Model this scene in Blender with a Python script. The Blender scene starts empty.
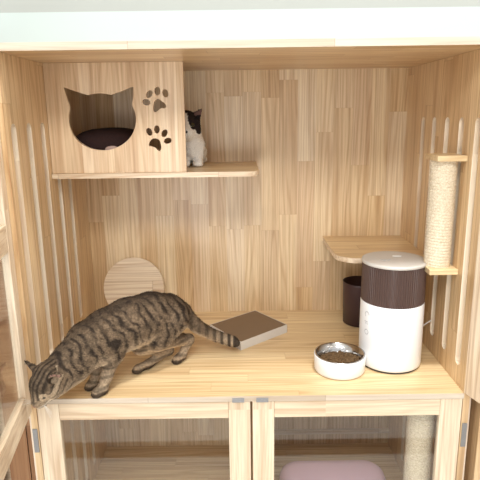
import bpy, bmesh, math, random
import numpy as np
from mathutils import Vector, Matrix

random.seed(7)
C = bpy.context.scene.collection
PI = math.pi


# ------------------------------------------------------------------ helpers
def lin(r, g, b):
    def f(c):
        c /= 255.0
        return c / 12.92 if c <= 0.04045 else ((c + 0.055) / 1.055) ** 2.4
    return (f(r), f(g), f(b), 1.0)


def muted(t, k=0.08):
    """pull a tone towards its own grey"""
    y = 0.3 * t[0] + 0.59 * t[1] + 0.11 * t[2]
    return lin(*[c + (y - c) * k for c in t])


class G:
    """tiny node-graph helper"""
    def __init__(self, name):
        self.m = bpy.data.materials.new(name)
        self.m.use_nodes = True
        self.t = self.m.node_tree
        self.t.nodes.clear()

    def n(self, kind, **kw):
        nd = self.t.nodes.new(kind)
        for k, v in kw.items():
            setattr(nd, k, v)
        return nd

    def l(self, a, b):
        self.t.links.new(a, b)

    def math(self, op, a, b=None, c=None):
        nd = self.n('ShaderNodeMath', operation=op)
        for i, v in enumerate((a, b, c)):
            if v is None:
                continue
            if isinstance(v, (int, float)):
                nd.inputs[i].default_value = v
            else:
                self.l(v, nd.inputs[i])
        return nd.outputs[0]

    def mix(self, f, a, b, mode='MIX'):
        nd = self.n('ShaderNodeMix', data_type='RGBA', blend_type=mode)
        for i, v in ((0, f), (6, a), (7, b)):
            if isinstance(v, (int, float)):
                nd.inputs[i].default_value = v
            elif isinstance(v, tuple):
                nd.inputs[i].default_value = v
            else:
                self.l(v, nd.inputs[i])
        return nd.outputs[2]

    def ramp(self, f, stops, interp='LINEAR'):
        nd = self.n('ShaderNodeValToRGB')
        cr = nd.color_ramp
        cr.interpolation = interp
        while len(cr.elements) < len(stops):
            cr.elements.new(0.5)
        for e, (p, c) in zip(cr.elements, stops):
            e.position = p
            e.color = c
        self.l(f, nd.inputs[0])
        return nd.outputs[0]

    def out(self, col, rough=0.5, metal=0.0, bump=None, bstr=0.2, bdist=0.002, spec=0.5):
        b = self.n('ShaderNodeBsdfPrincipled')
        if isinstance(col, tuple):
            b.inputs['Base Color'].default_value = col
        else:
            self.l(col, b.inputs['Base Color'])
        if isinstance(rough, (int, float)):
            b.inputs['Roughness'].default_value = rough
        else:
            self.l(rough, b.inputs['Roughness'])
        b.inputs['Metallic'].default_value = metal
        b.inputs['Specular IOR Level'].default_value = spec
        if bump is not None:
            bp = self.n('ShaderNodeBump')
            bp.inputs['Strength'].default_value = bstr
            bp.inputs['Distance'].default_value = bdist
            self.l(bump, bp.inputs['Height'])
            self.l(bp.outputs[0], b.inputs['Normal'])
        o = self.n('ShaderNodeOutputMaterial')
        self.l(b.outputs[0], o.inputs[0])
        return self.m


def plain(name, rgb, rough=0.5, metal=0.0, var=0.06, scale=30.0, spec=0.5):
    g = G(name)
    tc = g.n('ShaderNodeTexCoord')
    no = g.n('ShaderNodeTexNoise')
    no.inputs['Scale'].default_value = scale
    no.inputs['Detail'].default_value = 3
    g.l(tc.outputs['Object'], no.inputs['Vector'])
    c = lin(*rgb)
    d = tuple(x * (1 - var * 2) for x in c[:3]) + (1,)
    col = g.mix(no.outputs['Fac'], c, d)
    return g.out(col, rough, metal, spec=spec)


def wood(name, along, across, tones, pw=0.052, pl=0.42, seed=0.0, rough=0.24, grain=1.0, ring=1.0, seam=0.35, other=None):
    """finger-jointed pine board: staves pw wide, pl long; tones is a list of srgb"""
    g = G(name)
    tc = g.n('ShaderNodeTexCoord')
    sx = g.n('ShaderNodeSeparateXYZ')
    g.l(tc.outputs['Object'], sx.inputs[0])
    ax = {'X': sx.outputs[0], 'Y': sx.outputs[1], 'Z': sx.outputs[2]}
    other = other or [k for k in 'XYZ' if k not in (along, across)][0]
    a, u, w = ax[along], ax[across], ax[other]
    uu = g.math('ADD', g.math('DIVIDE', u, pw), seed * 3.137 + 100.0)
    col = g.math('FLOOR', uu)
    fu = g.math('FRACT', uu)
    w1 = g.n('ShaderNodeTexWhiteNoise', noise_dimensions='1D')
    g.l(g.math('ADD', col, seed), w1.inputs['W'])
    aa = g.math('ADD', g.math('DIVIDE', a, pl), g.math('MULTIPLY', w1.outputs['Value'], 7.3))
    row = g.math('FLOOR', aa)
    fa = g.math('FRACT', aa)
    cb = g.n('ShaderNodeCombineXYZ')
    g.l(col, cb.inputs[0]); g.l(row, cb.inputs[1]); cb.inputs[2].default_value = seed
    w2 = g.n('ShaderNodeTexWhiteNoise', noise_dimensions='3D')
    g.l(cb.outputs[0], w2.inputs['Vector'])
    n = len(tones)
    base = g.ramp(w2.outputs['Value'], [(i / max(1, n - 1), muted(t)) for i, t in enumerate(tones)])
    off = g.math('MULTIPLY', w2.outputs['Value'], 37.0)

    def vec(su, sa, sw):
        c = g.n('ShaderNodeCombineXYZ')
        g.l(g.math('ADD', g.math('MULTIPLY', u, su), off), c.inputs[0])
        g.l(g.math('ADD', g.math('MULTIPLY', a, sa), off), c.inputs[1])
        g.l(g.math('MULTIPLY', w, sw), c.inputs[2])
        return c.outputs[0]
    n1 = g.n('ShaderNodeTexNoise')          # fine fibres
    n1.inputs['Scale'].default_value = 1.0
    n1.inputs['Detail'].default_value = 6
    n1.inputs['Roughness'].default_value = 0.62
    g.l(vec(125, 3.5, 125), n1.inputs['Vector'])
    n2 = g.n('ShaderNodeTexNoise')          # growth rings
    n2.inputs['Scale'].default_value = 1.0
    n2.inputs['Detail'].default_value = 1
    g.l(vec(14, 0.9, 14), n2.inputs['Vector'])
    rg = g.math('SINE', g.math('ADD', g.math('MULTIPLY', n2.outputs['Fac'], 62.0), g.math('MULTIPLY', u, 380.0)))
    rg = g.math('POWER', g.math('MULTIPLY_ADD', rg, 0.5, 0.5), 3.0)
    n3 = g.n('ShaderNodeTexNoise')          # broad drift of tone
    n3.inputs['Scale'].default_value = 1.0
    g.l(vec(42, 1.3, 42), n3.inputs['Vector'])
    c = g.mix(g.math('MULTIPLY', rg, 0.50 * ring), base, (0.72, 0.59, 0.48, 1), 'MULTIPLY')
    f1 = g.math('MULTIPLY', g.math('SUBTRACT', n1.outputs['Fac'], 0.40), 2.3 * grain)
    f1 = g.math('MINIMUM', g.math('MAXIMUM', f1, 0.0), 1.0)
    c = g.mix(f1, c, (0.66, 0.57, 0.50, 1), 'MULTIPLY')
    f3 = g.math('MULTIPLY', g.math('MAXIMUM', g.math('SUBTRACT', n3.outputs['Fac'], 0.47), 0.0), 3.2)
    c = g.mix(f3, c, (0.78, 0.68, 0.60, 1), 'MULTIPLY')
    su = g.math('LESS_THAN', g.math('MINIMUM', fu, g.math('SUBTRACT', 1.0, fu)), 0.012)
    sa = g.math('LESS_THAN', g.math('MINIMUM', fa, g.math('SUBTRACT', 1.0, fa)), 0.0022)
    sm = g.math('MULTIPLY', g.math('MAXIMUM', su, sa), seam)
    c = g.mix(sm, c, (0.45, 0.33, 0.24, 1), 'MULTIPLY')
    ro = g.math('ADD', rough, g.math('MULTIPLY', n1.outputs['Fac'], 0.14))
    return g.out(c, ro, 0.0, bump=n1.outputs['Fac'], bstr=0.12, bdist=0.001)


def new_obj(name, mesh, mat=None, parent=None):
    o = bpy.data.objects.new(name, mesh)
    C.objects.link(o)
    if mat is not None:
        mesh.materials.append(mat)
    if parent is not None:
        o.parent = parent
    return o


def bm_obj(name, bm, mat, parent=None, smooth=False):
    bmesh.ops.recalc_face_normals(bm, faces=bm.faces[:])
    me = bpy.data.meshes.new(name)
    bm.to_mesh(me)
    bm.free()
    if smooth:
        for p in me.polygons:
            p.use_smooth = True
    return new_obj(name, me, mat, parent)


def box(bm, x0, x1, y0, y1, z0, z1, bev=0.0, M=None):
    r = bmesh.ops.create_cube(bm, size=1.0)
    vs = r['verts']
    for v in vs:
        v.co = Vector(((x0 + x1) / 2 + v.co.x * (x1 - x0), (y0 + y1) / 2 + v.co.y * (y1 - y0), (z0 + z1) / 2 + v.co.z * (z1 - z0)))
    if bev > 0:
        es = list({e for v in vs for e in v.link_edges})
        rb = bmesh.ops.bevel(bm, geom=es, offset=bev, segments=2, affect='EDGES', profile=0.5)
        vs = list(set(rb['verts']) | {v for v in vs if v.is_valid})
    if M is not None:
        for v in vs:
            v.co = M @ v.co
    return vs


def board(name, x0, x1, y0, y1, z0, z1, mat, parent, bev=0.0015, M=None):
    bm = bmesh.new()
    box(bm, x0, x1, y0, y1, z0, z1, bev, M)
    return bm_obj(name, bm, mat, parent)


def lathe(bm, prof, n=64, cx=0, cy=0, ribs=None):
    rings = []
    for (r, z) in prof:
        ring = []
        for i in range(n):
            a = 2 * PI * i / n
            rr = r
            ring.append(bm.verts.new((cx + rr * math.cos(a), cy + rr * math.sin(a), z)))
        rings.append(ring)
    for k in range(len(rings) - 1):
        for i in range(n):
            j = (i + 1) % n
            bm.faces.new((rings[k][i], rings[k][j], rings[k + 1][j], rings[k + 1][i]))
    if prof[0][0] > 1e-6:
        bm.faces.new(rings[0][::-1])
    if prof[-1][0] > 1e-6:
        bm.faces.new(rings[-1])
    return rings


def tube(bm, pts, rad, n=10):
    pts = [Vector(p) for p in pts]
    rings = []
    for i, p in enumerate(pts):
        t = (pts[min(i + 1, len(pts) - 1)] - pts[max(i - 1, 0)]).normalized()
        a = t.orthogonal().normalized()
        if rings:
            a = (prev - prev.dot(t) * t).normalized()
        prev = a
        b = t.cross(a)
        r = rad[i] if isinstance(rad, (list, tuple)) else rad
        rings.append([bm.verts.new(p + a * (r * math.cos(2 * PI * k / n)) + b * (r * math.sin(2 * PI * k / n))) for k in range(n)])
    for k in range(len(rings) - 1):
        for i in range(n):
            j = (i + 1) % n
            bm.faces.new((rings[k][i], rings[k][j], rings[k + 1][j], rings[k + 1][i]))
    bm.faces.new(rings[0][::-1])
    bm.faces.new(rings[-1])


def cr(pts, k=8):
    """Catmull-Rom through points"""
    P = [Vector(p) for p in pts]
    P = [2 * P[0] - P[1]] + P + [2 * P[-1] - P[-2]]
    o = []
    for i in range(1, len(P) - 2):
        for s in range(k):
            t = s / k
            o.append(0.5 * ((2 * P[i]) + (P[i + 1] - P[i - 1]) * t + (2 * P[i - 1] - 5 * P[i] + 4 * P[i + 1] - P[i + 2]) * t * t
                            + (3 * P[i] - P[i - 1] - 3 * P[i + 1] + P[i + 2]) * t ** 3))
    o.append(P[-2])
    return o


def cutout(name, loops, thick, M, mat, parent, edge=None):
    """plate with holes: loops of 2D points (first is outline); extruded by thick, then moved by M"""
    cu = bpy.data.curves.new(name + '_outline', 'CURVE')
    cu.dimensions = '2D'
    cu.fill_mode = 'BOTH'
    cu.extrude = thick / 2
    for lp in loops:
        sp = cu.splines.new('POLY')
        sp.points.add(len(lp) - 1)
        for p, (x, y) in zip(sp.points, lp):
            p.co = (x, y, 0, 1)
        sp.use_cyclic_u = True
    tmp = bpy.data.objects.new(name + '_tmp', cu)
    C.objects.link(tmp)
    dg = bpy.context.evaluated_depsgraph_get()
    me = bpy.data.meshes.new_from_object(tmp.evaluated_get(dg))
    bpy.data.objects.remove(tmp)
    bpy.data.curves.remove(cu)
    me.name = name
    me.materials.clear()
    inner = []
    if edge is not None:
        xs = [p[0] for p in loops[0]]; ys = [p[1] for p in loops[0]]
        for f in me.polygons:
            c = f.center
            inner.append(abs(f.normal.z) < 0.5 and min(xs) + 1e-4 < c.x < max(xs) - 1e-4 and min(ys) + 1e-4 < c.y < max(ys) - 1e-4)
    me.transform(M)
    o = new_obj(name, me, mat, parent)
    if edge is not None:
        me.materials.append(edge)
        for f, i in zip(me.polygons, inner):
            f.material_index = 1 if i else 0
    return o


def ellipse(cx, cy, rx, ry, rot=0, n=24):
    c, s = math.cos(rot), math.sin(rot)
    return [(cx + rx * math.cos(t) * c - ry * math.sin(t) * s, cy + rx * math.cos(t) * s + ry * math.sin(t) * c)
            for t in [2 * PI * i / n for i in range(n)]]


def rrect(x0, x1, y0, y1, rads, n=8):
    """rounded rectangle, rads = (bl, br, tr, tl)"""
    o = []
    for (cx, cy, r, a0) in ((x0, y0, rads[0], PI), (x1, y0, rads[1], 1.5 * PI), (x1, y1, rads[2], 0), (x0, y1, rads[3], 0.5 * PI)):
        px = cx + (r if cx == x0 else -r)
        py = cy + (r if cy == y0 else -r)
        if r < 1e-6:
            o.append((cx, cy))
        else:
            for i in range(n + 1):
                t = a0 + 0.5 * PI * i / n
                o.append((px + r * math.cos(t), py + r * math.sin(t)))
    return o


def smooth_loop(pts, k=5):
    n = len(pts)
    P = [Vector((a, b, 0)) for a, b in pts]
    o = []
    for i in range(n):
        p0, p1, p2, p3 = P[i - 1], P[i], P[(i + 1) % n], P[(i + 2) % n]
        for s in range(k):
            t = s / k
            q = 0.5 * (2 * p1 + (p2 - p0) * t + (2 * p0 - 5 * p1 + 4 * p2 - p3) * t * t + (3 * p1 - p0 - 3 * p2 + p3) * t ** 3)
            o.append((q.x, q.y))
    return o


def thing(name, label, cat, loc=(0, 0, 0), group=None):
    o = bpy.data.objects.new(name, None)
    C.objects.link(o)
    o.empty_display_size = 0.05
    o.location = loc
    o['label'] = label
    o['category'] = cat
    if group:
        o['group'] = group
    return o


def tag(o, label, cat, group=None):
    o['label'] = label
    o['category'] = cat
    if group:
        o['group'] = group
    return o


# ------------------------------------------------------------------ materials
T_BACK = [(228, 197, 150), (239, 215, 174), (217, 182, 134), (241, 221, 186), (225, 194, 153), (236, 208, 161), (221, 188, 142)]
T_SIDE = [(228, 195, 148), (238, 210, 166), (219, 183, 134), (234, 204, 158)]
T_DECK = [(236, 207, 156), (242, 218, 171), (230, 200, 149), (239, 212, 164)]
T_PALE = [(234, 213, 182), (239, 220, 192), (229, 206, 174), (236, 216, 186)]
T_BOX = [(230, 201, 163), (238, 214, 180), (223, 193, 154), (234, 207, 170)]
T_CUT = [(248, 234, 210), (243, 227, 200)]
W_back = wood('pine_back', 'Z', 'X', T_BACK, pw=0.068, pl=0.5, seed=1.0, seam=0.13, grain=1.0)
W_side = wood('pine_side', 'Z', 'Y', T_SIDE, pw=0.07, pl=0.8, seed=2.0, seam=0.2)
W_deck = wood('pine_deck', 'X', 'Y', T_DECK, pw=0.05, pl=0.9, seed=3.0, grain=0.8, seam=0.12)
W_top = wood('pine_top', 'X', 'Y', T_PALE, pw=0.06, pl=0.5, seed=4.0)
W_edge = wood('pine_top_edge', 'X', 'Y', [(210, 196, 176), (216, 203, 184), (204, 189, 168)], pw=0.06, pl=0.5, seed=4.0, ring=0.4, grain=0.6)
W_under = wood('pine_ceiling', 'X', 'Y', T_SIDE, pw=0.06, pl=0.5, seed=4.5)
W_stile = wood('pine_stile', 'Z', 'X', T_PALE, pw=0.3, pl=2.0, seed=5.0, seam=0.0, ring=0.6)
W_rail = wood('pine_rail', 'X', 'Z', T_PALE, pw=0.3, pl=2.0, seed=6.0, seam=0.0, ring=0.6)
W_dstile = wood('pine_door_stile', 'Z', 'Y', T_PALE, pw=0.3, pl=2.0, seed=7.0, seam=0.0)
W_drail = wood('pine_door_rail', 'Y', 'Z', T_PALE, pw=0.3, pl=2.0, seed=8.0, seam=0.0)
W_box = wood('pine_cubby', 'Z', 'X', T_BOX, pw=0.05, pl=1.2, seed=9.0, ring=0.7, seam=0.1)
W_cut = wood('pine_lit_cut', 'Z', 'Y', T_CUT, pw=0.2, pl=1.0, seed=13.0, seam=0.0, grain=0.5, ring=0.5)  # raw cut wood in the slots, tone brightened so the faces look lit
W_shelf = wood('pine_shelf', 'X', 'Y', T_DECK, pw=0.06, pl=0.6, seed=10.0)
W_disc = wood('pine_disc', 'X', 'Z', T_PALE, pw=0.055, pl=0.8, seed=11.0, grain=0.7)
W_nb = wood('pine_neighbour', 'Z', 'X', [(150, 106, 68), (160, 116, 78), (142, 98, 62)], pw=0.08, pl=0.8, seed=12.0)
M_metal = plain('hinge_steel', (168, 168, 170), 0.35, 0.9, 0.15, 400)
M_white = plain('white_plastic', (240, 241, 242), 0.35, 0, 0.01, 20)
M_lid = plain('lid_plastic', (206, 201, 194), 0.45, 0, 0.02, 20)
M_brown = plain('smoked_brown_plastic', (82, 60, 53), 0.3, 0, 0.1, 40)
M_pot = plain('aubergine_plastic', (66, 45, 48), 0.4, 0, 0.08, 20)
M_grey = plain('grey_print', (196, 197, 200), 0.5, 0, 0.05, 20)
M_dark = plain('dark_rubber', (60, 56, 54), 0.6)
M_steel = plain('brushed_steel', (196, 194, 192), 0.2, 1.0, 0.06, 60)
M_lilac = plain('lilac_plastic', (246, 212, 232), 0.4, 0, 0.03, 8)
M_cord = plain('white_cord', (214, 210, 204), 0.5)
M_wall = plain('pale_mint_paint', (180, 190, 186), 0.7, 0, 0.01, 3)
M_soffit = plain('grey_paint', (162, 165, 159), 0.8, 0, 0.02, 3)
M_floor = plain('pale_floor_tile', (226, 220, 210), 0.3, 0, 0.03, 2)
M_band = plain('dark_reflection_strip', (120, 92, 66), 0.5, 0, 0.06, 6)
M_kib = plain('kibble_brown', (122, 92, 56), 0.75, 0, 0.38, 160)
M_ceil = plain('ceiling_paint', (238, 238, 236), 0.9, 0, 0.01, 2)


M_plush = plain('dark_plush', (58, 42, 40), 0.95, 0, 0.25, 200, spec=0.1)
M_fleece = plain('pale_fleece', (196, 168, 156), 0.95, 0, 0.1, 200, spec=0.1)


def glass_mat():
    g = G('clear_glass')
    lw = g.n('ShaderNodeLayerWeight')
    lw.inputs['Blend'].default_value = 0.5
    f = g.math('MULTIPLY_ADD', g.math('POWER', lw.outputs['Facing'], 5.0), 0.93, 0.06)
    tr = g.n('ShaderNodeBsdfTransparent')
    tr.inputs['Color'].default_value = (0.975, 0.98, 0.975, 1)
    gl = g.n('ShaderNodeBsdfGlossy')
    gl.inputs['Roughness'].default_value = 0.01
    mx = g.n('ShaderNodeMixShader')
    g.l(f, mx.inputs[0]); g.l(tr.outputs[0], mx.inputs[1]); g.l(gl.outputs[0], mx.inputs[2])
    o = g.n('ShaderNodeOutputMaterial')
    g.l(mx.outputs[0], o.inputs[0])
    return g.m


M_glass = glass_mat()
W_backing = wood('pale_slot_backing', 'Z', 'Y', [(238, 222, 200), (232, 214, 192)], pw=0.4, pl=2.0, seed=14.0, seam=0.0, grain=0.5, ring=0.4)


def sisal_mat():
    g = G('sisal_rope')
    tc = g.n('ShaderNodeTexCoord')
    no = g.n('ShaderNodeTexNoise')
    no.inputs['Scale'].default_value = 240
    no.inputs['Detail'].default_value = 3
    g.l(tc.outputs['Object'], no.inputs['Vector'])
    c = g.ramp(no.outputs['Fac'], [(0.3, lin(206, 188, 158)), (0.7, lin(238, 226, 204))])
    return g.out(c, 0.9, bump=no.outputs['Fac'], bstr=0.5, bdist=0.002, spec=0.2)


M_sisal = sisal_mat()


def cardboard_mat():
    g = G('corrugated_core')
    tc = g.n('ShaderNodeTexCoord')
    wv = g.n('ShaderNodeTexWave', wave_type='BANDS', bands_direction='Y')
    wv.inputs['Scale'].default_value = 55
    wv.inputs['Distortion'].default_value = 3.0
    wv.inputs['Detail'].default_value = 2
    g.l(tc.outputs['Object'], wv.inputs['Vector'])
    c = g.ramp(wv.outputs['Fac'], [(0.1, lin(108, 89, 70)), (0.8, lin(156, 132, 106))])
    return g.out(c, 0.9, bump=wv.outputs['Fac'], bstr=0.4, bdist=0.002, spec=0.1)


M_core = cardboard_mat()
M_card = plain('grey_cardboard', (216, 208, 198), 0.8, 0, 0.05, 40)


def coat_mat(name, amp=1.0):
    g = G(name)
    at = g.n('ShaderNodeAttribute', attribute_name='coat')
    tc = g.n('ShaderNodeTexCoord')
    no = g.n('ShaderNodeTexNoise')
    no.inputs['Scale'].default_value = 190
    no.inputs['Detail'].default_value = 4
    g.l(tc.outputs['Object'], no.inputs['Vector'])
    k = g.ramp(no.outputs['Fac'], [(0.3, (1 - .38 * amp, 1 - .40 * amp, 1 - .42 * amp, 1)), (0.7, (1 + .25 * amp, 1 + .22 * amp, 1 + .18 * amp, 1))])
    c = g.mix(1.0, at.outputs['Color'], k, 'MULTIPLY')
    return g.out(c, 0.85, bump=no.outputs['Fac'], bstr=0.5, bdist=0.003, spec=0.2)


M_coat = coat_mat('tabby_coat')
M_coat2 = coat_mat('black_and_white_coat', 0.15)
M_nose = plain('nose_leather', (150, 92, 78), 0.5)
M_eye = plain('cat_eye', (92, 84, 56), 0.12, 0, 0.2, 60)
M_eye2 = plain('cat_eye_shut', (96, 86, 70), 0.25, 0, 0.2, 60)
M_pupil = plain('cat_pupil', (16, 14, 14), 0.1)

# ------------------------------------------------------------------ room setting
def struct(o):
    o['kind'] = 'structure'
    return o


bm = bmesh.new(); box(bm, -3, 3, -4, 1.0, -0.84, -0.80); struct(bm_obj('floor', bm, M_floor))
bm = bmesh.new(); box(bm, -3, 3, -0.96, -0.84, -0.80, -0.797); struct(bm_obj('reflection_strip', bm, M_band))  # unseen floor strip, added to mirror as a dark band in the lower glass
bm = bmesh.new(); box(bm, -3, 3, 0.72, 0.80, -0.80, 2.6); struct(bm_obj('wall_back', bm, M_wall))
bm = bmesh.new(); box(bm, -3, 3, 0.000, 0.715, 0.9487, 1.016); struct(bm_obj('trim_2', bm, M_wall))
bm = bmesh.new(); box(bm, -3, 3, 0.001, 0.715, 1.0162, 2.6); struct(bm_obj('trim_3', bm, M_soffit))
bm = bmesh.new(); box(bm, -3, 3, -4, 1.0, 2.6, 2.64); struct(bm_obj('ceiling', bm, M_ceil))

# ------------------------------------------------------------------ the cat cabinet
W, D, H = 0.6, 0.668, 0.930
ZF = -0.61                                  # floor of the lower compartment
cab = thing('cat_cabinet', 'large pine cat cabinet with open upper compartment above two closed glass doors', 'cabinet', (0, 0, -0.80))
BASE = Matrix.Translation((0, 0, 0.80))      # parts are written in room coordinates, then shifted to the cabinet's base


def part(o):
    """mesh written in room coordinates -> child of the cabinet"""
    o.data.transform(BASE)
    return o


def cboard(name, x0, x1, y0, y1, z0, z1, mat, parent=None, bev=0.0015, M=None):
    return part(board(name, x0, x1, y0, y1, z0, z1, mat, parent or cab, bev, M))


cboard('back_panel', -0.628, 0.618, D, D + 0.015, -0.80, 0.945, W_back)
cboard('top_panel', -0.634, 0.624, 0.0, D, 0.930, 0.948, W_under)
cboard('top_edge_strip', -0.636, 0.626, -0.004, 0.0, 0.9295, 0.9485, W_edge, bev=0.0005)
cboard('deck', -0.61, 0.60, 0.0, D, -0.016, 0.0, W_deck)
cboard('deck_edge_strip', -0.61, 0.60, -0.004, -0.0002, -0.0158, -0.0004, W_edge, bev=0.0008)
cboard('floor_panel', -0.61, 0.60, 0.022, D, ZF - 0.016, ZF, W_deck)
cboard('plinth', -0.61, 0.60, 0.03, 0.046, -0.80, ZF - 0.017, W_rail)
SLY = (0.06, 0.165, 0.27, 0.378, 0.482)
for s in (-1, 1):
    loops = [[(0, -0.80), (D, -0.80), (D, 0.9295), (0, 0.9295)]]
    for y in [v - (0.008 if s < 0 else 0.0) for v in SLY]:
        loops.append(rrect(y - 0.017, y + 0.017, 0.058, 0.757, (0.0169,) * 4))
    for y in SLY:
        loops.append(rrect(y - 0.017, y + 0.017, -0.56, -0.10, (0.0169,) * 4))
    # local (x,y) -> world (Y,Z); plate normal along X
    Mx = Matrix(((0, 0, 1, 0.609 if s > 0 else -0.619), (1, 0, 0, 0), (0, 1, 0, 0), (0, 0, 0, 1)))
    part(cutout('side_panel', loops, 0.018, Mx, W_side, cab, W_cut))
    cboard('slot_backing', (0.6235 if s > 0 else -0.6335) - 0.005, (0.6235 if s > 0 else -0.6335) + 0.005, 0.012, D, -0.80, 0.9295, W_backing)  # added backing board, pale so the slots show bright
cboard('divider', -0.008, 0.008, 0.05, D, ZF, -0.016, W_side)
cboard('back_rail', 0.02, 0.598, D - 0.014, D, -0.556, -0.538, W_top)

# cubby in the upper left: front panel with the cat-head and paw cut-outs
PX0, PX1, PZ0, PZ1 = -0.609, -0.190, 0.600, 0.9295
head = [(-0.557, .861), (-0.520, .8475), (-0.486, .8365), (-0.468, .8400), (-0.450, .8415), (-0.432, .8400), (-0.414, .8365), (-0.382, .8460), (-0.346, .860)]
headr = [(-0.3455, .832), (-0.352, .806), (-0.344, .785), (-0.342, .760), (-0.349, .732), (-0.365, .706), (-0.393, .684), (-0.428, .671),
         (-0.462, .670), (-0.495, .678), (-0.523, .696), (-0.541, .720), (-0.549, .748), (-0.549, .776), (-0.5435, .800), (-0.550, .826)]
hl = head[:1]
hl += head[1:-1]
hl += [(p.x, p.y) for p in cr([(a, b, 0) for a, b in [head[-1]] + headr + [head[0]]], 4)][:-1]
paws = []
pad1 = [(-0.284, .810), (-0.279, .819), (-0.270, .822), (-0.262, .817), (-0.252, .810), (-0.247, .801), (-0.252, .794), (-0.262, .795), (-0.270, .790),
        (-0.279, .783), (-0.286, .786), (-0.287, .797)]
paws.append(smooth_loop(pad1, 4))
for (x, z, rot) in ((-0.307, .813, -0.25), (-0.297, .837, 0.95), (-0.272, .8455, 1.55), (-0.248, .839, 1.85)):
    paws.append(ellipse(x, z, 0.0125, 0.009, rot if rot > 0 else rot))
pad2 = [(-0.305, .690), (-0.297, .701), (-0.285, .704), (-0.274, .699), (-0.269, .688), (-0.268, .675), (-0.272, .665), (-0.279, .667), (-0.287, .675),
        (-0.297, .679), (-0.306, .682)]
paws.append(smooth_loop(pad2, 4))
for (x, z, rot) in ((-0.303, .724, 1.95), (-0.279, .731, 1.5), (-0.256, .719, 1.05), (-0.247, .696, 0.3)):
    paws.append(ellipse(x, z, 0.0125, 0.009, rot))
NEAR = lambda lp: [(-.0268 + (x + .0268) * .991, .773 + (z - .773) * .991) for x, z in lp]
hl = NEAR(hl)
paws = [NEAR(q) for q in paws]
Mp = Matrix(((1, 0, 0, 0), (0, 0, 1, 0.318), (0, 1, 0, 0), (0, 0, 0, 1)))
part(cutout('cubby_panel', [[(PX0, PZ0), (PX1, PZ0), (PX1, PZ1), (PX0, PZ1)], hl] + paws, 0.014, Mp, W_box, cab))


def shelf(name, outline, z0, z1):
    bm = bmesh.new()
    lo = [bm.verts.new((x, y, z0)) for x, y in outline]
    hi = [bm.verts.new((x, y, z1)) for x, y in outline]
    bm.faces.new(lo[::-1]); bm.faces.new(hi)
    n = len(lo)
    for i in range(n):
        bm.faces.new((lo[i], lo[(i + 1) % n], hi[(i + 1) % n], hi[i]))
    o = bm_obj(name, bm, W_shelf, cab)
    o.data.materials.append(W_top)
    for f_ in o.data.polygons:
        f_.material_index = 1 if abs(f_.normal.z) < 0.5 else 0
    return part(o)


shelf('cubby_shelf', rrect(-0.609, 0.038, 0.303, D, (0, 0.045, 0, 0)), 0.584, 0.5995)
shelf('corner_shelf', rrect(0.297, 0.599, 0.335, D, (0.075, 0, 0, 0.0)), 0.288, 0.305)


def post(cx, cy, r, z0, z1, boards, name='scratching_post'):
    bm = bmesh.new()
    pitch = 0.0088
    rings = []
    n = 40
    k = int((z1 - z0) / pitch * 6)
    for i in range(k + 1):
        z = z0 + (z1 - z0) * i / k
        ring = []
        for j in range(n):
            a = 2 * PI * j / n
            ph = (z / pitch + j / n)
            rr = r - 0.0022 + 0.0022 * abs(math.sin(PI * ph)) ** 0.7
            ring.append(bm.verts.new((cx + rr * math.cos(a), cy + rr * math.sin(a), z)))
        rings.append(ring)
    for a_, b_ in zip(rings, rings[1:]):
        for j in range(n):
            bm.faces.new((a_[j], a_[(j + 1) % n], b_[(j + 1) % n], b_[j]))
    bm.faces.new(rings[0][::-1]); bm.faces.new(rings[-1])
    p = part(bm_obj(name, bm, M_sisal, cab, smooth=True))
    for b in boards:
        part(board('end_board', *b, W_shelf, p))
    return p


post(0.555, 0.155, 0.0375, 0.332, 0.640, [(0.517, 0.599, 0.102, 0.205, 0.640, 0.656), (0.517, 0.599, 0.102, 0.205, 0.316, 0.332)])
post(0.521, 0.10, 0.0410, ZF, -0.022, [(0.49, 0.552, 0.07, 0.13, -0.022, -0.0161)])


# lower doors, closed and inset
def frame_door(name, w, h, sw, M, mats, mid=None, th=0.02, rail=None):
    """door written in its own plane: x across from hinge, y thickness, z up; returned as stile mesh with children"""
    ms, mr = mats
    rail = rail or sw
    mdoor = bpy.data.objects.new(name, None)
    C.objects.link(mdoor)
    mdoor.parent = cab
    for (a, b) in ((0, sw), (w - sw, w)):
        part(board('stile', a, b, 0, th, 0, h, ms, mdoor, 0.002, M))
    rails = [(0, rail), (h - rail, h)] + ([mid] if mid else [])
    for (a, b) in rails:
        part(board('rail', sw + 0.0002, w - sw - 0.0002, 0.0005, th - 0.0005, a, b, mr, mdoor, 0.002, M))
    part(board('glass_pane', sw - 0.004, w - sw + 0.004, th / 2 - 0.002, th / 2 + 0.002, rail - 0.004, h - rail + 0.004, M_glass, mdoor, 0, M))
    return mdoor


zb, zt = -0.775, -0.0175
for (x0, wd_) in ((-0.6085, 0.6055), (0.0030, 0.5955)):
    M = Matrix.Translation((x0, 0.0, zb))
    d = frame_door('lower_door', wd_, zt - zb, 0.062, M, (W_stile, W_rail), rail=0.052)
for x in (-0.037, 0.031):
    cboard('catch_plate', x - 0.017, x + 0.017, -0.0062, -0.0041, -0.0172, -0.004, M_metal, bev=0.0006)


def frame_at(hx, hy, ang, z):
    """local x runs from the hinge outwards, local y is the thickness, away from the cabinet's middle"""
    return Matrix.Translation((hx, hy, z)) @ Matrix.Rotation(ang, 4, 'Z')


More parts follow.
